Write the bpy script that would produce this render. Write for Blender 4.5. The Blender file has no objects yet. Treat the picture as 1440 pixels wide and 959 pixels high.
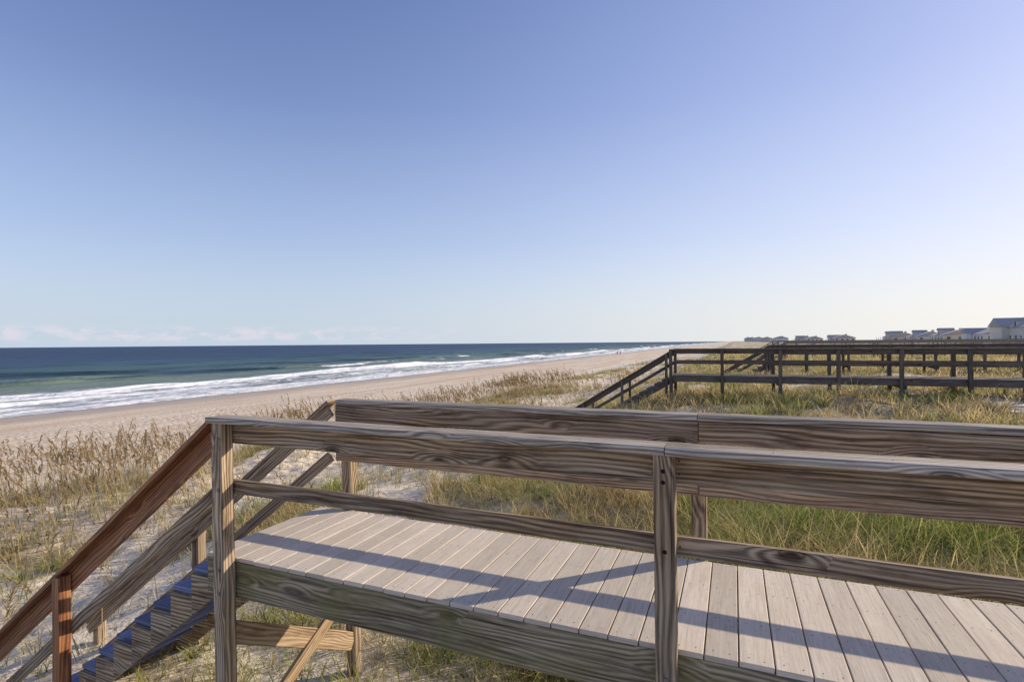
import bpy, math, random
import numpy as np
from mathutils import Vector, Matrix, Euler
random.seed(7); rng=np.random.default_rng(11)
TH=math.radians(22.7); OX,OY=-1.93,3.51
scene=bpy.context.scene
scene.view_settings.view_transform='Standard'; scene.view_settings.look='None'; scene.view_settings.exposure=0
FR=Matrix.Translation((OX,OY,0))@Matrix.Rotation(-TH,4,'Z')
SUN_AZ=math.radians(69.6); SUN_EL=math.radians(23.5)

# ---------------------------------------------------------------- helpers
def smooth(a,b,x):
    t=np.clip((x-a)/(b-a),0,1); return t*t*(3-2*t)
_tabs={}
def vn(x,y,seed=0):
    if seed not in _tabs: _tabs[seed]=np.random.default_rng(100+seed).random((256,256))
    T=_tabs[seed]; x=np.asarray(x,float); y=np.asarray(y,float)
    xi=np.floor(x).astype(int); yi=np.floor(y).astype(int); fx=x-xi; fy=y-yi
    fx=fx*fx*(3-2*fx); fy=fy*fy*(3-2*fy); a=xi%256; b=yi%256; a1=(a+1)%256; b1=(b+1)%256
    return (T[a,b]*(1-fx)+T[a1,b]*fx)*(1-fy)+(T[a,b1]*(1-fx)+T[a1,b1]*fx)*fy
def fbm(x,y,seed=0,o=4):
    v=0;amp=.5;tot=0
    for i in range(o):
        v=v+amp*vn(x*2**i,y*2**i,seed+i); tot+=amp; amp*=.5
    return v/tot

class MB:
    def __init__(s): s.v=[];s.f=[];s.uv=[];s.t=[];s.m=[]
    def board(s,p0,p1,a,b,side=None,cham=.004,seg=None,jit=.0015,tone=None,mi=0,twist=0):
        p0=Vector(p0);p1=Vector(p1); x=(p1-p0); L=x.length; x.normalize()
        if side is None:
            side=Vector((0,0,1)).cross(x)
            if side.length<.05: side=Vector((0,1,0))
        side=Vector(side); side=(side-x*side.dot(x)).normalized(); up=x.cross(side)
        if seg is None: seg=max(1,min(12,int(L/.4)))
        if tone is None: tone=random.random()
        c=min(cham,a*.3,b*.3); ha=a/2;hb=b/2
        sec=[(-ha+c,-hb),(ha-c,-hb),(ha,-hb+c),(ha,hb-c),(ha-c,hb),(-ha+c,hb),(-ha,hb-c),(-ha,-hb+c)]
        per=[0]
        for i in range(8):
            q=sec[i];r=sec[(i+1)%8]; per.append(per[-1]+math.hypot(q[0]-r[0],q[1]-r[1]))
        ou=random.uniform(0,50);ov=random.uniform(0,50); base=len(s.v)
        for k in range(seg+1):
            f=k/seg; cpt=p0+x*(L*f); j1=random.uniform(-jit,jit) if 0<k<seg else 0; j2=random.uniform(-jit,jit) if 0<k<seg else 0
            for q in sec: s.v.append(cpt+side*(q[0]+j1)+up*(q[1]+j2))
        for k in range(seg):
            for i in range(8):
                i2=(i+1)%8; A=base+k*8
                s.f.append((A+i,A+i2,A+8+i2,A+8+i))
                u0=L*k/seg+ou;u1=L*(k+1)/seg+ou
                s.uv.append([(u0,per[i]+ov),(u0,per[i+1]+ov),(u1,per[i+1]+ov),(u1,per[i]+ov)]); s.t.append(tone); s.m.append(mi)
        s.f.append(tuple(base+i for i in range(7,-1,-1))); s.uv.append([(ou+sec[i][0]*.4,ov+sec[i][1]) for i in range(7,-1,-1)]); s.t.append(tone); s.m.append(mi)
        B=base+seg*8
        s.f.append(tuple(B+i for i in range(8))); s.uv.append([(ou+sec[i][0]*.4,ov+sec[i][1]) for i in range(8)]); s.t.append(tone); s.m.append(mi)
    def box(s,x0,x1,y0,y1,z0,z1,mi=0,tone=None):
        s.board((x0,(y0+y1)/2,(z0+z1)/2),(x1,(y0+y1)/2,(z0+z1)/2),y1-y0,z1-z0,seg=1,jit=0,cham=.002,mi=mi,tone=tone)
    def poly(s,pts,faces,mi=0,tone=None):
        b=len(s.v); tone=random.random() if tone is None else tone; o=random.uniform(0,30)
        s.v+= [Vector(p) for p in pts]
        for f in faces:
            s.f.append(tuple(b+i for i in f)); P=[Vector(pts[i]) for i in f]
            n=(P[1]-P[0]).cross(P[2]-P[1]); ax=max(range(3),key=lambda i:abs(n[i]))
            kk=[i for i in range(3) if i!=ax]
            s.uv.append([(p[kk[0]]+o,p[kk[1]]+o) for p in P]); s.t.append(tone); s.m.append(mi)
    def obj(s,name,mats,parent=None,local=True):
        me=bpy.data.meshes.new(name); me.from_pydata([tuple(v) for v in s.v],[],s.f)
        uvl=me.uv_layers.new(name='UVMap'); flat=[c for fu in s.uv for p in fu for c in p]; uvl.data.foreach_set('uv',flat)
        at=me.attributes.new('tone','FLOAT','FACE'); at.data.foreach_set('value',s.t)
        me.polygons.foreach_set('material_index',s.m)
        for m in (mats if isinstance(mats,list) else [mats]): me.materials.append(m)
        me.update(); o=bpy.data.objects.new(name,me); scene.collection.objects.link(o)
        if parent: o.parent=parent
        elif local: o.matrix_world=FR
        return o
def empty(name,mat=FR):
    e=bpy.data.objects.new(name,None); e.empty_display_size=.2; scene.collection.objects.link(e); e.matrix_world=mat; return e

class NT:
    def __init__(s,name,kind='mat'):
        s.mat=bpy.data.materials.new(name); s.mat.use_nodes=True; s.t=s.mat.node_tree; s.n=s.t.nodes; s.n.clear()
        s.out=s.n.new('ShaderNodeOutputMaterial'); s.p=s.n.new('ShaderNodeBsdfPrincipled'); s.L(s.p.outputs[0],s.out.inputs[0])
    def L(s,a,b): s.t.links.new(a,b)
    def new(s,t,**k):
        n=s.n.new(t)
        for a,b in k.items(): setattr(n,a,b)
        return n
    def setv(s,sock,v):
        if hasattr(v,'is_output') or isinstance(v,bpy.types.NodeSocket): s.L(v,sock)
        else: sock.default_value=v
    def map(s,src,scale,loc=(0,0,0)):
        m=s.new('ShaderNodeMapping'); s.L(src,m.inputs[0]); m.inputs['Scale'].default_value=scale; m.inputs['Location'].default_value=loc; return m.outputs[0]
    def noise(s,vec,scale=1,detail=4,rough=.55,dist=0):
        m=s.new('ShaderNodeTexNoise'); s.L(vec,m.inputs['Vector']); m.inputs['Scale'].default_value=scale; m.inputs['Detail'].default_value=detail
        m.inputs['Roughness'].default_value=rough; m.inputs['Distortion'].default_value=dist; return m.outputs[0]
    def ramp(s,f,stops):
        r=s.new('ShaderNodeValToRGB'); s.L(f,r.inputs[0]); e=r.color_ramp.elements
        while len(e)<len(stops): e.new(.5)
        for i,(p,c) in enumerate(stops):
            e[i].position=p; e[i].color=(c,c,c,1) if isinstance(c,(int,float)) else (*c,1)
        return r.outputs[0]
    def mix(s,f,a,b,mode='MIX'):
        m=s.new('ShaderNodeMix',data_type='RGBA',blend_type=mode)
        s.setv(m.inputs[0],f)
        for k,v in ((6,a),(7,b)):
            if isinstance(v,tuple): m.inputs[k].default_value=(*v,1) if len(v)==3 else v
            else: s.L(v,m.inputs[k])
        return m.outputs[2]
    def math(s,op,a,b=0,c=None,clamp=False):
        m=s.new('ShaderNodeMath',operation=op,use_clamp=clamp); s.setv(m.inputs[0],a); s.setv(m.inputs[1],b)
        if c is not None: s.setv(m.inputs[2],c)
        return m.outputs[0]
    def mr(s,v,a,b,c=0,d=1):
        m=s.new('ShaderNodeMapRange'); s.L(v,m.inputs[0]); 
        for i,x in enumerate((a,b,c,d)): m.inputs[i+1].default_value=x
        return m.outputs[0]
    def bump(s,h,strength,dist):
        b=s.new('ShaderNodeBump'); s.L(h,b.inputs['Height']); b.inputs['Strength'].default_value=strength; b.inputs['Distance'].default_value=dist
        s.L(b.outputs[0],s.p.inputs['Normal'])

def wood(name,dark,mid,light,grey=(.30,.28,.25),greyamt=.5,rough=.8,moss=0,checks=1.0,spec=.25):
    N=NT(name); uv=N.new('ShaderNodeUVMap').outputs[0]; at=N.new('ShaderNodeAttribute',attribute_name='tone').outputs['Fac']
    vo=N.new('ShaderNodeTexVoronoi'); N.L(N.map(uv,(2.6,7,1)),vo.inputs['Vector']); vo.inputs['Scale'].default_value=1
    kd=vo.outputs['Distance']; knot=N.ramp(kd,[(0.04,1),(.10,.55),(.125,.9),(.16,.25),(.24,0)])
    kc=N.new('ShaderNodeSeparateColor'); N.L(vo.outputs['Color'],kc.inputs[0]); ksel=N.math('GREATER_THAN',kc.outputs[0],.76)
    knot=N.math('MULTIPLY',knot,ksel)
    warp=N.noise(N.map(uv,(.8,5,1)),1,2,.5,0)
    kpush=N.math('MULTIPLY',N.ramp(kd,[(0,1),(.5,0)]),ksel)
    ph=N.math('ADD',N.math('MULTIPLY',warp,6.0),N.math('MULTIPLY',kpush,2.6))
    sx=N.new('ShaderNodeSeparateXYZ'); N.L(uv,sx.inputs[0])
    ph=N.math('ADD',ph,N.math('MULTIPLY',sx.outputs[1],38))
    ring=N.math('SINE',N.math('MULTIPLY',ph,6.28)); ring=N.mr(ring,-1,1)
    fib=N.noise(N.map(uv,(3,170,1)),1,3,.65,.2); streak=N.noise(N.map(uv,(.8,24,1)),1,6,.70,.3)
    rm=N.math('MULTIPLY',ring,N.math('MULTIPLY',N.noise(N.map(uv,(1.2,8,1),(5,5,0)),1,2),.40))
    f=N.math('ADD',rm,N.math('ADD',N.math('MULTIPLY',fib,.42),N.math('MULTIPLY',streak,.58)))
    col=N.ramp(f,[(.44,dark),(.60,mid),(.76,light)])
    g=N.noise(N.map(uv,(1.1,7,1),(7,3,0)),1,6,.72,.5)
    gcol=N.ramp(f,[(.42,tuple(c*.38 for c in grey)),(.78,tuple(min(1,c*1.45) for c in grey))])
    col=N.mix(N.math('MULTIPLY',N.ramp(g,[(.38,0),(.58,1)]),greyamt),col,gcol)
    chk=N.noise(N.map(uv,(.8,70,1),(3,9,0)),1,2,.5,.15); chk=N.ramp(chk,[(.30,1),(.345,0)])
    col=N.mix(N.math('MULTIPLY',chk,.88*checks),col,tuple(c*.25 for c in dark))
    col=N.mix(N.math('MULTIPLY',knot,.88),col,tuple(c*.4 for c in dark))
    bl=N.noise(N.map(uv,(2.0,8,1),(1,1,0)),1,5,.72); col=N.mix(N.ramp(bl,[(.51,0),(.72,.75)]),col,tuple(c*.5 for c in dark))
    if moss:
        ms=N.noise(N.map(uv,(2.5,5,1),(4,4,0)),1,4,.6); col=N.mix(N.math('MULTIPLY',N.ramp(ms,[(.45,0),(.65,1)]),moss),col,(.21,.20,.07))
    col=N.mix(1.0,col,N.ramp(at,[(0,.78),(1,1.14)]),'MULTIPLY')
    N.L(col,N.p.inputs['Base Color']); N.p.inputs['Roughness'].default_value=rough; N.p.inputs['Specular IOR Level'].default_value=spec
    h=N.math('SUBTRACT',N.math('MULTIPLY',fib,.8),N.math('MULTIPLY',chk,1.2)); N.bump(h,.7,.003)
    return N.mat
M_rail=wood('weathered_wood',(.075,.045,.024),(.28,.18,.10),(.56,.40,.24),(.34,.29,.235),.5)
M_post=wood('post_wood',(.10,.062,.034),(.34,.235,.14),(.64,.48,.30),(.43,.37,.29),.4)
M_cap=wood('cap_wood',(.11,.085,.062),(.36,.29,.22),(.60,.52,.41),(.47,.42,.36),.65)
M_fas=wood('fascia_wood',(.09,.07,.04),(.28,.22,.13),(.50,.40,.25),(.33,.29,.22),.5,moss=.6)
M_stain=wood('stained_handrail_wood',(.11,.036,.013),(.32,.12,.045),(.50,.23,.10),(.34,.20,.12),.2,rough=.45,checks=.5,spec=.45)
M_brace=wood('brace_wood',(.17,.10,.05),(.40,.26,.14),(.54,.38,.23),(.40,.33,.25),.3)
M_dark=wood('dark_weathered_wood',(.05,.036,.028),(.14,.105,.08),(.25,.195,.15),(.2,.165,.135),.5)
M_tread=wood('sky_tinted_tread_wood',(.12,.14,.24),(.20,.23,.36),(.28,.31,.44),(.25,.26,.35),.4,checks=.4)  # grey treads; blue of sky reflected in shade is put into the base colour

def deckmat():
    N=NT('composite_decking'); uv=N.new('ShaderNodeUVMap').outputs[0]; at=N.new('ShaderNodeAttribute',attribute_name='tone').outputs['Fac']
    a=N.noise(N.map(uv,(2.2,60,1)),1,5,.65,.4); b=N.noise(N.map(uv,(1.5,4,1)),1,5,.6); c=N.noise(N.map(uv,(8,220,1)),1,3,.6)
    f=N.math('ADD',N.math('MULTIPLY',a,.5),N.math('MULTIPLY',c,.5))
    col=N.ramp(f,[(.32,(.48,.405,.32)),(.5,(.71,.61,.49)),(.70,(.86,.77,.63))])
    col=N.mix(N.ramp(b,[(.4,0),(.75,.45)]),col,(.54,.45,.35))
    d=N.noise(N.map(uv,(9,9,1)),3,5,.7); col=N.mix(N.ramp(d,[(.57,0),(.75,.6)]),col,(.32,.26,.2))
    col=N.mix(1,col,N.ramp(at,[(0,.82),(1,1.05)]),'MULTIPLY')
    N.L(col,N.p.inputs['Base Color']); N.p.inputs['Roughness'].default_value=.75; N.p.inputs['Specular IOR Level'].default_value=.2; N.bump(f,.5,.002); return N.mat
M_deck=deckmat()
def plain(name,col,rough=.6,metal=0,var=.15,scale=3):
    N=NT(name); tc=N.new('ShaderNodeTexCoord').outputs['Object']; n=N.noise(tc,scale,4)
    c=N.mix(n,tuple(x*(1-var) for x in col),tuple(min(1,x*(1+var)) for x in col)); N.L(c,N.p.inputs['Base Color'])
    N.p.inputs['Roughness'].default_value=rough; N.p.inputs['Metallic'].default_value=metal; return N.mat
M_bolt=plain('galvanised_steel',(.28,.27,.26),.5,.7,.3,200); M_hole=plain('bolt_hole',(.01,.008,.006),1)
M_far=plain('distant_weathered_wood',(.34,.27,.20),.9,0,.35,4)

# ---------------------------------------------------------------- terrain
PS=[-20000,-400,-100,-70,-56,-20,-17,-14,-11,-8,-5,-2,0,3,10,30,60,200,20000]
PZ=[-60,-14,-7,-5.5,-4.66,-3.8,-3.4,-2.75,-2.5,-2.65,-2.35,-1.75,-1.42,-1.25,-1.1,-.85,-.4,-.2,-.2]
def height(s,t):
    s=np.asarray(s,float);t=np.asarray(t,float)
    wob=(fbm(t/9+3,s*0+1,20,3)-.5)*5*smooth(-30,-16,s)*(1-smooth(-3,0,s))
    z=np.interp(s+wob,PS,PZ)
    dune=smooth(-19,-13,s)
    inl=smooth(-3,3,s)
    z=z+inl*.45*smooth(3,17,t)+ smooth(-14,-4,s)*.15*smooth(6,16,t)
    far=1/(1+np.hypot(s,t)/150)
    amp=(.03+.47*dune)*(1-.6*np.exp(-((s/4)**2+(t/4)**2)))
    z=z+amp*(fbm(s/3.2,t/3.2,1,4)-.5)*1.6*np.maximum(far,.4)
    r=np.hypot(s,t)
    z=z+dune*.17*(fbm(s/.55,t/.55,7,3)-.5)*np.exp(-r/30)+ .05*(fbm(s/.45,t/.45,12,2)-.5)*smooth(-50,-40,s)*np.exp(-r/35)
    z=z+dune*.5*(fbm(s/14,t/14,5,3)-.5)*smooth(10,30,r)
    return z
def veg(s,t):
    b=np.interp(s,[-18,-15.5,-13,-9,-5,-2.5,-1,1,12],[0,.40,.50,.42,.45,.54,.68,.74,.80])
    n=fbm(s/1.7+9,t/1.7,30,4); n2=fbm(s/6,t/6,34,2)
    m=smooth(.49,.60,n*.68+n2*.32+(b-.5)*.66)
    under=(1-smooth(1.2,1.8,t))
    return m*(1-.65*under)
def axis(lo,hi,step,end0,end1,g=1.12):
    c=list(np.arange(lo,hi,step)); a=[];x=lo;d=step
    while x>end0: d*=g;x-=d;a.append(x)
    b=[];x=c[-1];d=step
    while x<end1: d*=g;x+=d;b.append(x)
    return np.array(a[::-1]+c+b)
def gridobj(name,sa,ta,zf,attrs,mat):
    S,T=np.meshgrid(sa,ta,indexing='ij'); Z=zf(S,T); n,m=S.shape
    co=np.stack([S,T,Z],-1).reshape(-1,3).astype(np.float32)
    idx=np.arange(n*m).reshape(n,m); q=np.stack([idx[:-1,:-1],idx[1:,:-1],idx[1:,1:],idx[:-1,1:]],-1).reshape(-1,4)
    me=rawmesh(name,co,q.reshape(-1),np.arange(0,q.size,4),np.full(len(q),4))
    for k,f in attrs.items():
        at=me.attributes.new(k,'FLOAT','POINT'); at.data.foreach_set('value',f(S,T).reshape(-1).astype(np.float32))
    me.polygons.foreach_set('use_smooth',np.ones(len(q),bool)); me.materials.append(mat)
    o=bpy.data.objects.new(name,me); scene.collection.objects.link(o); o.matrix_world=FR; return o
def rawmesh(name,co,li,ls,lt):
    me=bpy.data.meshes.new(name); me.vertices.add(len(co)); me.vertices.foreach_set('co',co.reshape(-1).astype(np.float32))
    me.loops.add(len(li)); me.loops.foreach_set('vertex_index',li.astype(np.int32))
    me.polygons.add(len(ls)); me.polygons.foreach_set('loop_start',ls.astype(np.int32))
    try: me.polygons.foreach_set('loop_total',lt.astype(np.int32))
    except Exception: pass
    me.update(calc_edges=True); return me

def sandmat():
    N=NT('beach_sand'); tc=N.new('ShaderNodeTexCoord').outputs['Object']; vg=N.new('ShaderNodeAttribute',attribute_name='veg').outputs['Fac']
    sx=N.new('ShaderNodeSeparateXYZ'); N.L(tc,sx.inputs[0]); S=sx.outputs[0]
    n1=N.noise(tc,.35,4,.6); n2=N.noise(tc,5,6,.7)
    col=N.mix(N.ramp(n1,[(.3,0),(.7,1)]),(.84,.70,.52),(.90,.80,.64))
    col=N.mix(N.ramp(n2,[(.35,.4),(.6,0)]),col,(.64,.52,.38))
    tr=N.noise(N.map(tc,(.55,.025,1)),1,6,.65,.4); onb=N.mr(S,-18,-24); col=N.mix(N.math('MULTIPLY',N.ramp(tr,[(.43,0),(.60,.9)]),onb),col,(.72,.53,.36))
    tr2=N.noise(N.map(tc,(2.2,.12,1),(4,0,0)),1,5,.7,.3); col=N.mix(N.math('MULTIPLY',N.ramp(tr2,[(.48,0),(.62,.65)]),onb),col,(.52,.39,.27))
    dn=N.mr(S,-17,-10); lit=N.noise(N.map(tc,(8,11,8)),1,6,.78,.8); col=N.mix(N.math('MULTIPLY',N.ramp(lit,[(.53,0),(.60,.85)]),dn),col,(.25,.18,.10))
    gc=N.mix(n2,(.24,.19,.09),(.54,.45,.27)); col=N.mix(N.math('MULTIPLY',vg,.75),col,gc)
    wn=N.noise(N.map(tc,(.25,.05,1)),1,4); wet=N.mr(N.math('ADD',S,N.math('MULTIPLY',wn,9)),-41,-50); col=N.mix(N.math('MULTIPLY',wet,.8),col,(.38,.28,.19))
    N.L(col,N.p.inputs['Base Color']); N.L(N.mr(wet,0,1,.95,.25),N.p.inputs['Roughness']); N.p.inputs['Specular IOR Level'].default_value=.25
    vo=N.new('ShaderNodeTexVoronoi',feature='SMOOTH_F1'); N.L(tc,vo.inputs['Vector']); vo.inputs['Scale'].default_value=2.3; vo.inputs['Smoothness'].default_value=.6
    fp=N.math('MULTIPLY',N.ramp(vo.outputs['Distance'],[(.1,0),(.45,1)]),N.math('MULTIPLY',N.mr(S,-46,-38),.9))
    h=N.math('ADD',fp,n2); N.bump(h,.85,.09); return N.mat
sa=axis(-16,9,.11,-20500,20500,1.055); ta=axis(-5,20,.11,-20500,20500,1.055)
gridobj('sandy_ground',sa,ta,height,{'veg':veg},sandmat())

# sea
SEA=-4.6
def crest(s,t,c,w,seed,amp=6):
    cc=c+(fbm(t/38+seed,t*0,50+seed,3)-.5)*amp*2+(fbm(t/6+seed,t*0,150+seed,2)-.5)*2; d=s-cc
    return np.where(d>0,np.exp(-(d/(w*.45))**2),np.exp(-(d/w)**2))
def seaz(s,t):
    z=SEA+0*s; k=smooth(-58,-66,s)*1/(1+np.maximum(0,-s-60)/220)
    for c,w,sd,h in ((-67,2.2,1,.3),(-79,3.,2,.85),(-103,4,3,.9),(-133,6,4,.85),(-175,8,5,.7),(-225,9,6,.7)):
        z=z+k*h*crest(s,t,c,w,sd,6+sd*2)*(.1+1.2*vn(t/24+sd*7,t*0,60+sd))
    z=z+.4*k*(fbm(s/4,t/9,70,3)-.5)+.03*(fbm(s/2,t/5,73,2)-.5)
    return z
def foam(s,t):
    f=0*s
    e=(fbm(t/14,t*0,80,4)-.5)*14
    f=np.maximum(f,.68*smooth(-72,-60,s+e*.6)); 
    f=np.maximum(f,.56*smooth(-90,-76,s+e))
    f=np.maximum(f,1.0*crest(s,t,-66,3.0,1)*smooth(.2,.6,vn(t/13,t*0,83)))
    f=np.maximum(f,1.3*crest(s,t,-77.5,6.0,2,8)*smooth(.0,.3,vn(t/20+2,t*0,84)))
    f=np.maximum(f,.8*crest(s,t,-102,3,3,12)*smooth(.6,.85,vn(t/16,t*0,85)))
    return f
def seamat():
    N=NT('ocean_water'); tc=N.new('ShaderNodeTexCoord').outputs['Object']; fo=N.new('ShaderNodeAttribute',attribute_name='foam').outputs['Fac']
    sx=N.new('ShaderNodeSeparateXYZ'); N.L(tc,sx.inputs[0]); S=sx.outputs[0]
    w=N.noise(N.map(tc,(.035,.007,1)),1,4,.6); d=N.math('ADD',S,N.math('MULTIPLY',w,90))
    col=N.ramp(N.mr(d,-360,-10),[(0,(.008,.03,.10)),(.45,(.018,.06,.12)),(.75,(.055,.13,.11)),(.95,(.25,.29,.21))])
    big=N.noise(N.map(tc,(.045,.008,1),(3,1,0)),1,5,.6,.3); col=N.mix(N.ramp(big,[(.46,0),(.56,.85)]),col,(.006,.026,.045))
    chop=N.noise(N.map(tc,(.12,.035,1)),1,5,.65,.3); col=N.mix(N.ramp(chop,[(.48,0),(.7,.5)]),col,(.045,.11,.21))
    fn=N.noise(N.map(tc,(.8,.28,1)),1,6,.75,.9)
    fm=N.math('ADD',N.math('MULTIPLY',fo,1.15),N.math('MULTIPLY',N.math('SUBTRACT',fn,.5),1.6)); fm=N.ramp(fm,[(.52,0),(.82,1)])
    cap=N.noise(N.map(tc,(.5,.16,1),(9,4,0)),1,3,.6); cap=N.math('MULTIPLY',N.ramp(cap,[(.72,0),(.76,.7)]),N.mr(S,-500,-120,.2,1))
    fm=N.math('MAXIMUM',fm,cap)
    col=N.mix(fm,col,(.93,.93,.91)); N.L(col,N.p.inputs['Base Color']); N.L(N.mr(fm,0,1,.42,.9),N.p.inputs['Roughness'])
    N.p.inputs['Specular IOR Level'].default_value=.10
    h=N.math('ADD',N.noise(N.map(tc,(.8,.3,1)),1,3,.65),N.math('MULTIPLY',N.noise(N.map(tc,(.14,.05,1)),1,2),3)); N.bump(h,1,.6); return N.mat
sa=np.sort(-axis(54,140,.55,54.5,20500,1.05)); sa=sa[sa<-54.4]
ta=axis(-40,260,1.3,-20500,20500,1.05)
gridobj('ocean',sa,ta,seaz,{'foam':foam},seamat())

# ---------------------------------------------------------------- near boardwalk
def bolt(mb,p,n,r=.016,mi=0,th=.008):
    p=Vector(p);n=Vector(n).normalized(); a=n.orthogonal().normalized(); b=n.cross(a); K=12
    pts=[p+(a*math.cos(i*2*math.pi/K)+b*math.sin(i*2*math.pi/K))*r for i in range(K)]+[p+n*th+(a*math.cos(i*2*math.pi/K)+b*math.sin(i*2*math.pi/K))*r*.8 for i in range(K)]
    mb.poly(pts,[tuple(range(K,2*K))]+[(i,(i+1)%K,K+(i+1)%K,K+i) for i in range(K)],mi=mi)
bw=empty('wooden_boardwalk')
mb=MB(); s=-.2; i=0
while s<8.2:
    mb.board((s+.07,.047+random.uniform(-.004,.002),-.0125+random.uniform(-.0008,.0008)),(s+.07,1.118,-.0125+random.uniform(-.0008,.0008)),.1395,.025,side=(1,0,0),cham=.003,seg=2,jit=.0006); s+=.1455
mb.obj('deck_boards',M_deck,bw)
mb=MB()
for s in np.arange(-.13,8.1,.1455):
    for t in (.085,.4,.76,1.09):
        for d in (-.035,.035): bolt(mb,(s+d+random.uniform(-.004,.004),t+random.uniform(-.006,.006),.0008),(0,0,1),.0028,mi=0,th=.0006)
mb.obj('deck_screws',M_hole,bw)
mb=MB()
for t in (.066,1.105):
    mb.board((-.2,t,-.147),(4.2,t,-.147),.038,.238); mb.board((4.203,t,-.147),(8.2,t,-.147),.038,.238)
mb.board((-.18,.09,-.15),(-.18,1.084,-.15),.038,.23)
for t in (.4,.76): mb.board((-.155,t,-.15),(8.2,t,-.15),.038,.23)
mb.obj('rim_joists',M_fas,bw)
mb=MB()
for s0,s1 in ((-.06,2.84),(2.844,8.2)):
    mb.board((s0,.066,.828),(s1,.066,.828),.036,.142,seg=10,jit=.002)
    mb.board((s0,.066,.468),(s1,.066,.468),.034,.090,seg=10,jit=.002)
for s0,s1 in ((-.0,2.92),(2.925,8.2)):
    mb.board((s0,1.104,.828),(s1,1.104,.828),.036,.142,seg=10,jit=.002)
    mb.board((s0,1.104,.468),(s1,1.104,.468),.034,.090,seg=10,jit=.002)
mb.obj('guard_rails',M_rail,bw)
mb=MB()
for s0,s1 in ((-.075,2.845),(2.849,8.2)):
    mb.board((s0,.012,.921),(s1,.012,.921),.150,.038,seg=12,jit=.003,cham=.006)
for s0,s1 in ((-.0,2.915),(2.919,8.2)):
    mb.board((s0,1.158,.921),(s1,1.158,.921),.150,.038,seg=12,jit=.003,cham=.006)
mb.obj('rail_caps',M_cap,bw)
mb=MB()
def gz(s,t): return float(height(np.array([s]),np.array([t]))[0])
mb.board((.085,-.03,-1.9),(0,0,.90),.092,.095,side=(0,1,0),jit=.001,tone=1)
mb.board((2.85,0,-1.9),(2.84,0,.90),.092,.092,side=(0,1,0),jit=.001,tone=.1)
mb.board((5.7,0,-1.9),(5.7,0,.90),.092,.092,side=(0,1,0))
mb.board((.13,1.17,-1.9),(.06,1.17,.90),.092,.092,side=(0,1,0),jit=.001)
mb.board((2.92,1.17,-1.9),(2.92,1.17,.90),.092,.092,side=(0,1,0),jit=.001)
mb.board((5.8,1.17,-1.9),(5.8,1.17,.90),.092,.092,side=(0,1,0))
mb.obj('posts',M_post,bw)
mb=MB()
mb.board((.03,.05,-.50),(.13,1.12,-1.10),.036,.14,side=(1,0,0)); mb.board((.11,1.12,-.66),(.11,.05,-1.25),.036,.10,side=(1,0,0))
mb.obj('cross_braces',M_brace,bw)
mb=MB()
for (s,z) in ((2.835,.83),(2.842,.78),(2.845,-.10),(2.85,-.19),(2.84,.47)): bolt(mb,(s+random.uniform(-.01,.01),-.0465,z),(0,-1,0),.010 if z>0 else .013,mi=0 if z<0 else 1,th=.002 if z>0 else .007)
for (s,z) in ((.012,.80),(.02,.47),(.028,-.05),(.034,-.2)): bolt(mb,(s+.01,-.049-.01*(.9-z),z),(0,-1,0),.011,mi=0)
for s in np.arange(.35,8,.42): bolt(mb,(s,.0+random.uniform(-.02,.02),.9405),(0,0,1),.004,mi=0,th=.001)
for s in (.06,.1,2.78,2.9,2.80,2.88,5.6,5.8):
    for z in (.80,.86,.468): bolt(mb,(s,.0475,z),(0,-1,0),.004,mi=1,th=.0006)
mb.obj('bolts',[M_bolt,M_hole],bw)

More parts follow.
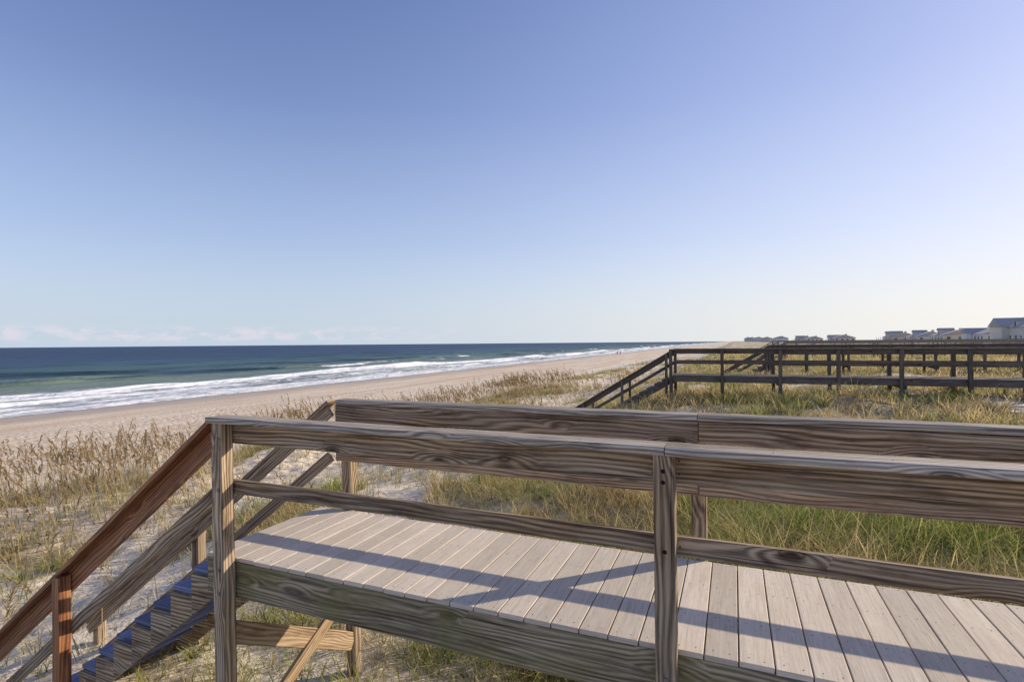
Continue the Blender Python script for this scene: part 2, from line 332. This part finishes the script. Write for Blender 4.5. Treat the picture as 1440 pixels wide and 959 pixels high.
# ---------------------------------------------------------------- stairs builder
def stairs(parent,s0,t0,t1,z0,run,rise,n,mt,mstr,mrail,mcap,mpost,tr=.94,posts=(1.8,3.4),mfar=None):
    mb=MB()
    for i in range(1,n+1):
        sa_=s0-run*i; z=z0-rise*i
        mb.board((sa_+run*.5-.012,t0+.055,z-.018),(sa_+run*.5-.012,t1-.055,z-.018),run+.02,.036,side=(1,0,0),seg=1,jit=0)
    mb.obj('treads',mt,parent)
    mb=MB()
    for t in (t0+.02,t1-.058):
        for i in range(1,n+1):
            a=s0-run*(i-1);b=s0-run*i;zt=z0-rise*i-.037; za=z0-.33-rise*(i-1)*1.0; zb=z0-.33-rise*i
            P=[(a,t,zt),(b,t,zt),(b,t,zb),(a,t,za),(a,t+.038,zt),(b,t+.038,zt),(b,t+.038,zb),(a,t+.038,za)]
            mb.poly(P,[(0,1,2,3),(7,6,5,4),(0,4,5,1),(3,2,6,7)]+([(1,5,6,2)] if i==n else [])+([(0,3,7,4)] if i==1 else []),tone=.6)
    mb.obj('stringers',mstr,parent)
    k=rise/run; Lr=run*n+.1
    for side,(t,to,sg) in enumerate(((t0,t0-.02,1),(t1,t1+.02,-1))):
        far=mfar is not None and side==1
        mr=mfar if far else mrail
        mb=MB()
        if far: mb.board((s0+.13,t,z0+tr-.10),(s0+.13-Lr,t,z0+tr-.10-k*Lr),.036,.088,jit=.0015)
        else: mb.board((s0+.13,t,z0+tr-.112),(s0+.13-Lr,t,z0+tr-.112-k*Lr),.036,.142,jit=.0015)
        mb.obj('stair_top_rail',mr,parent)
        mb=MB(); mb.board((s0+.13,t,z0+tr-.49),(s0+.13-Lr,t,z0+tr-.49-k*Lr),.036,.088,jit=.0015)
        mb.obj('stair_mid_rail',mfar or mrail,parent)
        mc=MB(); mc.board((s0+.125,to,z0+tr-.019),(s0+.125-Lr,to,z0+tr-.019-k*Lr),.10 if far else .145,.036,jit=.002,cham=.006); mc.obj('handrail_cap',mfar if far else mcap,parent)
        mp=MB()
        for L in posts:
            sp=s0+.2-L; tp=t-sg*.066
            mp.board((sp,tp,gz(sp,tp)-.4),(sp,tp,z0+tr-.045-k*(L-.07)),.09,.09,side=(0,1,0))
        mp.obj('stair_posts',mpost if not far else mfar,parent)
st=empty('wooden_stairs')
stairs(st,-.2,.066,1.104,0,.22,.165,15,M_tread,M_post,M_stain,M_stain,M_stain,mfar=M_post)

# ---------------------------------------------------------------- neighbouring boardwalks
def boardwalk(t0,s0,z0,s1,M,sp=1.95,w=1.5,n=13,name='wooden_boardwalk'):
    e=empty(name); mp=MB();mr=MB();md=MB()
    md.board((s0,t0+w/2,z0-.02),(s1,t0+w/2,z0-.02),w-.1,.035,seg=6)
    for t in (t0,t0+w):
        mr.board((s0,t,z0-.12),(s1,t,z0-.12),.04,.20,seg=10,jit=.006)
        mr.board((s0,t,z0+.84),(s1,t,z0+.84),.04,.13,seg=12,jit=.008); mr.board((s0,t,z0+.46),(s1,t,z0+.46),.04,.09,seg=12,jit=.008)
        mr.board((s0,t,z0+.925),(s1,t,z0+.925),.15,.036,seg=12,jit=.006)
        s=s0+.05
        while s<s1:
            q=t+(-.07 if t==t0 else .07)
            mp.board((s+random.uniform(-.03,.03),q,gz(s,q)-.5),(s,q,z0+.90),.11,.11,side=(0,1,0),seg=1); s+=sp*random.uniform(.95,1.05)
    s=s0+.05
    while s<s1:
        mr.board((s,t0-.02,z0-.27),(s,t0+w+.02,z0-.27),.04,.14,seg=1); s+=sp*2
    md.obj('deck',M,e); mr.obj('rails_and_joists',M,e); mp.obj('posts',M,e)
    stairs(e,s0,t0,t0+w,z0,.27,.165,n,M,M,M,M,M,posts=(.3,1.9,3.4))
boardwalk(17.3,1.0,.20,48,M_dark,n=14,sp=1.75)
boardwalk(31,5,.22,52,M_dark,n=14)
boardwalk(58,8,.35,52,M_far,n=14,sp=2.6)
boardwalk(95,10,.45,52,M_far,n=14,sp=2.6)
boardwalk(140,12,.5,52,M_far,n=14,sp=2.6)
fe=empty('wooden_fence'); mb=MB(); 
t=24.0
while t<120:
    s=27+2*math.sin(t/9); z=gz(s,t); mb.board((s,t,z-.3),(s+random.uniform(-.03,.03),t,z+1.15+random.uniform(-.06,.06)),.05,.02,side=(0,1,0),seg=1); t+=.17+t*.0015
mb.obj('pickets',M_far,fe)

# ---------------------------------------------------------------- grass
camw=Vector((0,0,1.41))
def grassmat():
    N=NT('dune_grass_blades'); at=N.new('ShaderNodeAttribute',attribute_name='bcol'); N.n.remove(N.p)
    df=N.new('ShaderNodeBsdfDiffuse'); N.L(at.outputs['Color'],df.inputs[0])
    tr=N.new('ShaderNodeBsdfTranslucent'); N.L(at.outputs['Color'],tr.inputs[0]); mx=N.new('ShaderNodeMixShader'); mx.inputs[0].default_value=.45
    N.L(df.outputs[0],mx.inputs[1]); N.L(tr.outputs[0],mx.inputs[2]); N.L(mx.outputs[0],N.out.inputs[0]); return N.mat
M_grass=grassmat()
def blades(name,base,az,lean,h,w,col,droop):
    n=len(base); F=np.array([0,.38,.74,1.0])
    d=np.stack([np.cos(az),np.sin(az),0*az],-1); a2=az+rng.uniform(-.9,.9,n); sd=np.stack([-np.sin(a2),np.cos(a2),0*az],-1)
    V=np.zeros((n,7,3))
    for k,f in enumerate(F):
        p=base+d*(h*(lean*f+droop*f*f))[:,None]; p[:,2]+=h*(f*(1-.15*lean)-.55*droop*f**2.6)
        ww=w*(1-f**1.5*.9)
        if k<3: V[:,2*k]=p-sd*ww[:,None]; V[:,2*k+1]=p+sd*ww[:,None]
        else: V[:,6]=p
    b=(np.arange(n)*7)[:,None]
    q=np.concatenate([b+np.array([0,1,3,2]),b+np.array([2,3,5,4]),b+np.array([4,5,6])],1)
    li=q.reshape(-1); st_=np.arange(n)[:,None]*11+np.array([0,4,8]); lt=np.tile([4,4,3],n)
    me=rawmesh(name,V.reshape(-1,3),li,st_.reshape(-1),lt)
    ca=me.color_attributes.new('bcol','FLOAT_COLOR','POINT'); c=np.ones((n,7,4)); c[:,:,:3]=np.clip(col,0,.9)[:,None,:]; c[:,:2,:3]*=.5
    ca.data.foreach_set('color',c.reshape(-1).astype(np.float32)); me.materials.append(M_grass)
    o=bpy.data.objects.new(name,me); scene.collection.objects.link(o); o.matrix_world=FR; return o
def polar(n,r0,r1,pw,amax=1.0):
    r=r0+(r1-r0)*rng.random(n)**pw; a=rng.uniform(-.92,amax,n); wx=r*np.sin(a); wy=r*np.cos(a)
    x=wx-OX;y=wy-OY; return x*math.cos(TH)-y*math.sin(TH), x*math.sin(TH)+y*math.cos(TH), r
ts,tt,tr_=polar(40000,1.6,110,1.9)
vv=veg(ts,tt); keep=(rng.random(len(ts))<vv*.9+.05*(ts>-13))&(ts<75)&(ts>-17); ts,tt,tr_=ts[keep],tt[keep],tr_[keep]
nb=rng.integers(7,18,len(ts)); rep=np.repeat(np.arange(len(ts)),nb); n=len(rep)
spr=.04+.05*rng.random(n)+.005*tr_[rep]; ang=rng.uniform(0,6.283,n); rr=np.sqrt(rng.random(n))*spr
bs=ts[rep]+np.cos(ang)*rr; bt=tt[rep]+np.sin(ang)*rr; bz=height(bs,bt)-.02
toneN=fbm(ts/1.5,tt/1.5,40,3)[rep]+rng.normal(0,.06,n)+.02*(bs>0)*(bt<9); g=smooth(.46,.60,toneN-.004*np.minimum(tr_[rep],20)+.01)[:,None]
green=np.array([.19,.28,.05]);lgreen=np.array([.44,.49,.13]);straw=np.array([.90,.70,.38]);brown=np.array([.44,.28,.13])
m=rng.random((n,1)); gc=green*(1-m)+lgreen*m; sc=straw*(1-m*.55)+brown*m*.55
dry=smooth(.35,.9,rng.random((n,1))); col=gc*g+sc*(1-g); gm=smooth(.2,1,rng.random((n,1)))*.42; col=col*(1-gm*(1-g))+lgreen*gm*(1-g); col=col*(1-dry*.45)+sc*dry*.45; col*=rng.uniform(.55,1.2,(n,1))
thh=rng.uniform(.55,1.5,len(ts))[rep]
hh=rng.uniform(.24,.50,n)*thh*(.6+.85*fbm(ts/2,tt/2,44,2)[rep]); 
hh=hh*np.where((bs>.5)&(bt>1.2)&(bt<8),1.3,1.0)
hh=np.where((bt<1.5)&(bs>-4),hh*.45,hh)
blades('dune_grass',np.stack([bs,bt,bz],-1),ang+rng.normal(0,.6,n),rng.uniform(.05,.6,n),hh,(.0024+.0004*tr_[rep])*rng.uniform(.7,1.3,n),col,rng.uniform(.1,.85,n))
def oats(ns):
    s_=[];t_=[]
    while len(s_)<ns:
        s=rng.uniform(-17.5,-2.5);t=-1+44*rng.random()**1.25
        if rng.random()<(.20+.80*math.exp(-((s+13.2)/3.0)**2))*min(1,.10+max(0,(float(vn(s/1.8,t/1.8,91))-.38))*2.0): s_.append(s);t_.append(t)
    s_=np.array(s_);t_=np.array(t_); n=ns; z=height(s_,t_); H=rng.uniform(.85,1.4,n)+.7*rng.random(n)**2; az=rng.normal(3.5,.8,n); lean=rng.uniform(.03,.28,n); dr=rng.uniform(.02,.26,n)
    wd=.0040+.00022*np.hypot(s_,t_)
    B=[np.stack([s_,t_,z],-1)];A=[az];LE=[lean];HH=[H];W=[wd];C=[np.tile([.58,.45,.25],(n,1))];D=[dr]
    for k in range(9):
        f=.74+.03*k; d=np.stack([np.cos(az),np.sin(az),0*az],-1); p=B[0]+d*(H*(lean*f+dr*f*f))[:,None]; p=p.copy(); p[:,2]+=H*(f*(1-.15*lean)-.55*dr*f**2.6)
        B.append(p);A.append(az+rng.normal(0,.7,n));LE.append(rng.uniform(.2,.8,n));HH.append(rng.uniform(.09,.18,n));W.append(wd*2.0);C.append(np.tile([.44,.31,.16],(n,1))*rng.uniform(.7,1.2,(n,1)));D.append(rng.uniform(.5,1.4,n))
    for k in range(4):
        B.append(B[0]+rng.normal(0,.05,(n,3))*np.array([1,1,0]));A.append(rng.uniform(0,6.28,n));LE.append(rng.uniform(.1,.6,n));HH.append(rng.uniform(.25,.6,n));W.append(wd*1.1);C.append(np.tile([.52,.47,.2],(n,1))*rng.uniform(.6,1.2,(n,1)));D.append(rng.uniform(.2,.9,n))
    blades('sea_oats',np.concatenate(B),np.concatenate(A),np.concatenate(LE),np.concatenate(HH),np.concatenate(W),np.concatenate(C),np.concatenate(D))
oats(2900)

# ---------------------------------------------------------------- houses
def stucco(n,c): return plain(n,c,.85,0,.08,1.5)
HW=[stucco('wall_white',(.80,.77,.72)),stucco('wall_tan',(.70,.62,.52)),stucco('wall_grey',(.68,.66,.63)),stucco('wall_sand',(.76,.68,.56))]
HR=[plain('roof_grey_shingle_hazed',(.42,.41,.41),.9),plain('roof_brown_shingle_hazed',(.52,.45,.39),.9)]  # roof colours lightened to stand in for aerial haze
M_win=plain('window_glass',(.12,.13,.14),.3); M_trim=plain('white_trim',(.80,.78,.74),.6)
def gable(mb,x0,x1,y0,y1,z,h,along='x',mi=0):
    if along=='x':
        ym=(y0+y1)/2; P=[(x0,y0,z),(x1,y0,z),(x1,y1,z),(x0,y1,z),(x0,ym,z+h),(x1,ym,z+h)]; F=[(0,1,5,4),(2,3,4,5),(0,4,3),(1,2,5),(0,3,2,1)]
    else:
        xm=(x0+x1)/2; P=[(x0,y0,z),(x1,y0,z),(x1,y1,z),(x0,y1,z),(xm,y0,z+h),(xm,y1,z+h)]; F=[(0,4,5,3),(1,2,5,4),(0,1,4),(2,3,5),(0,3,2,1)]
    mb.poly(P,F,mi=mi)
def house(s,t,w,d,h,rh,wi,ri,dorm=0,cross=False):
    z0=gz(s,t)-.3; e=empty('beach_house',FR@Matrix.Translation((s,t,z0)))
    a=MB(); a.box(-d/2,d/2,-w/2,w/2,0,h); 
    r=MB(); gable(r,-d/2-.5,d/2+.5,-w/2-.5,w/2+.5,h+.003,rh,'y')
    wn=MB(); tm=MB()
    nfl=max(1,int(h/2.7))
    for fl in range(nfl):
        zb=.9+fl*2.7
        for face in (0,1):
            L=w if face==0 else d; k=max(2,int(L/2.4))
            for i in range(k):
                c=-L/2+L*(i+.5)/k
                if face==0: wn.box(-d/2-.03,-d/2+.05,c-.5,c+.5,zb,zb+1.4); tm.box(-d/2-.06,-d/2+.02,c-.62,c+.62,zb+1.4,zb+1.55); tm.box(-d/2-.06,-d/2+.02,c-.62,c+.62,zb-.14,zb)
                else: wn.box(c-.45,c+.45,-w/2-.03,-w/2+.05,zb,zb+1.4); tm.box(c-.57,c+.57,-w/2-.06,-w/2+.02,zb+1.4,zb+1.55)
        tm.box(-d/2-2.4,-d/2-.07,-w/2,w/2,zb-.95,zb-.8)
        for i in range(5): tm.box(-d/2-2.35,-d/2-2.2,-w/2+.1+(w-.35)*i/4,-w/2+.25+(w-.35)*i/4,zb-.8 if fl else 0,zb+1.75)
        tm.box(-d/2-2.36,-d/2-2.28,-w/2,w/2,zb+.1,zb+.18)
    for i in range(dorm):
        c=-w/2+w*(i+.5)/dorm; a.box(-d/2+.4,0,c-.9,c+.9,h+.1,h+1.5); gable(r,-d/2+.1,0.1,c-1.1,c+1.1,h+1.5,.8,'x'); wn.box(-d/2+.36,-d/2+.42,c-.45,c+.45,h+.4,h+1.35)
    if cross:
        a.box(-d/2-1.5,0,w*.1,w*.42,.02,h+.3); gable(r,-d/2-1.9,.2,w*.1-.35,w*.42+.35,h+.3,rh*.85,'x')
    a.box(d*.1,d*.1+.7,-w*.2,-w*.2+.7,h,h+rh+.6)
    a.obj('walls',HW[wi],e); r.obj('roof',HR[ri],e); wn.obj('windows',M_win,e); tm.obj('porch_and_trim',M_trim,e)
house(72,166,21,10,4.2,2.7,3,0,3,True)
house(74,196,12,9,2.9,1.9,0,0,0,True)
house(70,214,11,9,2.9,1.6,3,1,1)
house(68,233,11,9,2.7,1.7,2,0,1)
house(66,258,13,9,2.8,1.6,1,1,2)
house(60,345,14,10,2.8,1.8,0,1,0,True)
house(56,430,16,10,2.9,1.8,0,1)
house(54,462,20,12,3.2,2.0,1,0,3)
house(50,640,28,14,4.4,2.2,0,0)
house(48,860,34,14,5.4,2.2,3,1)
house(47,1120,50,18,7,2.4,0,0)
house(47,1520,70,20,9,3,2,0)
house(52,2120,120,20,13,3,2,0)

def person(s,t,rot,cloth):
    z=gz(s,t); P={'pel':(0,0,.92),'ch':(0.02,0,1.3),'nk':(.02,0,1.48),'hd':(.04,0,1.6),'hd2':(.04,0,1.72),'kl':(.16,.1,.5),'fl':(-.05,.1,.06),'tl':(.1,.1,.03),'kr':(0.0,-.1,.5),'fr':(-.28,-.1,.1),'tr':(-.14,-.1,.03),
       'sl':(.02,.2,1.4),'el':(-.1,.24,1.12),'hl':(0,.24,.88),'sr':(.02,-.2,1.4),'er':(.08,-.24,1.12),'hr':(.24,-.22,.95)}
    E=[('pel','ch'),('ch','nk'),('nk','hd'),('hd','hd2'),('pel','kl'),('kl','fl'),('fl','tl'),('pel','kr'),('kr','fr'),('fr','tr'),('ch','sl'),('sl','el'),('el','hl'),('ch','sr'),('sr','er'),('er','hr')]
    R={'pel':.15,'ch':.16,'nk':.06,'hd':.1,'hd2':.08,'kl':.075,'kr':.075,'fl':.05,'fr':.05,'tl':.04,'tr':.04,'sl':.06,'sr':.06,'el':.045,'er':.045,'hl':.035,'hr':.035}
    ks=list(P); me=bpy.data.meshes.new('person'); me.from_pydata([P[k] for k in ks],[(ks.index(a),ks.index(b)) for a,b in E],[]); me.materials.append(cloth)
    o=bpy.data.objects.new('person',me); scene.collection.objects.link(o); o.matrix_world=FR@Matrix.Translation((s,t,z))@Matrix.Rotation(rot,4,'Z')
    o.modifiers.new('skin','SKIN'); 
    for i,k in enumerate(ks): me.skin_vertices[0].data[i].radius=(R[k],R[k])
    me.skin_vertices[0].data[0].use_root=True
    o.modifiers.new('sub','SUBSURF').levels=1
person(-47,245,1.4,plain('dark_clothes',(.05,.05,.07))); person(-46,247,1.5,plain('red_brown_clothes',(.2,.1,.08)))

# ---------------------------------------------------------------- sky, sun, camera
w=bpy.data.worlds.new('World'); scene.world=w; w.use_nodes=True; nt=w.node_tree; nt.nodes.clear()
out=nt.nodes.new('ShaderNodeOutputWorld'); bg=nt.nodes.new('ShaderNodeBackground'); sky=nt.nodes.new('ShaderNodeTexSky')
sky.sky_type='NISHITA'; sky.sun_disc=False; sky.sun_elevation=SUN_EL; sky.sun_rotation=SUN_AZ; sky.altitude=0; sky.air_density=1.0; sky.dust_density=.5; sky.ozone_density=2.5
bg.inputs[1].default_value=.15
tc=nt.nodes.new('ShaderNodeTexCoord'); mp=nt.nodes.new('ShaderNodeMapping'); mp.inputs['Scale'].default_value=(34,34,70); nt.links.new(tc.outputs['Generated'],mp.inputs[0])
no=nt.nodes.new('ShaderNodeTexNoise'); no.inputs['Scale'].default_value=1; no.inputs['Detail'].default_value=6; no.inputs['Roughness'].default_value=.6; nt.links.new(mp.outputs[0],no.inputs['Vector'])
def R(src,st):
    r=nt.nodes.new('ShaderNodeValToRGB'); nt.links.new(src,r.inputs[0]); e=r.color_ramp.elements
    while len(e)<len(st): e.new(.5)
    for i,(p,c) in enumerate(st): e[i].position=p; e[i].color=(c,c,c,1)
    return r.outputs[0]
def MU(a,b,op='MULTIPLY'):
    m=nt.nodes.new('ShaderNodeMath'); m.operation=op; nt.links.new(a,m.inputs[0])
    if isinstance(b,float): m.inputs[1].default_value=b
    else: nt.links.new(b,m.inputs[1])
    return m.outputs[0]
def MX(f,a,b,mode='MIX'):
    m=nt.nodes.new('ShaderNodeMix'); m.data_type='RGBA'; m.blend_type=mode
    if isinstance(f,float): m.inputs[0].default_value=f
    else: nt.links.new(f,m.inputs[0])
    for k,v in ((6,a),(7,b)):
        if isinstance(v,tuple): m.inputs[k].default_value=(*v,1)
        else: nt.links.new(v,m.inputs[k])
    return m.outputs[2]
sp=nt.nodes.new('ShaderNodeSeparateXYZ'); nt.links.new(tc.outputs['Generated'],sp.inputs[0])
vd=nt.nodes.new('ShaderNodeVectorMath'); vd.operation='DOT_PRODUCT'; nt.links.new(tc.outputs['Generated'],vd.inputs[0]); vd.inputs[1].default_value=(math.sin(SUN_AZ),math.cos(SUN_AZ),0)
toward=nt.nodes.new('ShaderNodeMapRange'); nt.links.new(vd.outputs['Value'],toward.inputs[0]); toward.inputs[1].default_value=-.1; toward.inputs[2].default_value=1.0
tw=MU(toward.outputs[0],1.6,'POWER')
hz=MX(tw,(3.7,4.4,5.2),(6.5,6.3,5.8))
skt=MX(1.0,sky.outputs[0],(1.02,.93,1.15),'MULTIPLY')
skt=MX(MU(tw,.5),skt,(2.8,3.1,4.1))
hf=R(sp.outputs[2],[(0,.95),(.05,.82),(.18,.42),(.40,.10),(.6,0)])
col=MX(hf,skt,hz)
band=R(sp.outputs[2],[(.006,0),(.012,.9),(.026,.8),(.034,0)]); 
ax=nt.nodes.new('ShaderNodeMapRange'); nt.links.new(sp.outputs[0],ax.inputs[0]); ax.inputs[1].default_value=-.02; ax.inputs[2].default_value=-.35
cl=MU(MU(R(no.outputs[0],[(.44,0),(.60,1)]),band),ax.outputs[0])
col=MX(MU(cl,.75),col,(5.2,4.9,5.4))
nt.links.new(col,bg.inputs[0]); nt.links.new(bg.outputs[0],out.inputs[0])

sl=bpy.data.lights.new('sun','SUN'); sl.energy=5.0; sl.angle=math.radians(.5); sl.color=(1,.87,.67)
so=bpy.data.objects.new('sun',sl); scene.collection.objects.link(so)
dv=Vector((math.sin(SUN_AZ)*math.cos(SUN_EL),math.cos(SUN_AZ)*math.cos(SUN_EL),math.sin(SUN_EL))); so.rotation_euler=dv.to_track_quat('Z','Y').to_euler()
cd=bpy.data.cameras.new('camera'); co=bpy.data.objects.new('camera',cd); scene.collection.objects.link(co); cd.sensor_width=36; cd.lens=18.6; cd.clip_end=60000; cd.clip_start=.05
co.matrix_world=Matrix.Translation(camw)@Matrix.Rotation(math.radians(90.23),4,'X')@Matrix.Rotation(math.radians(-.5),4,'Z')
scene.camera=co
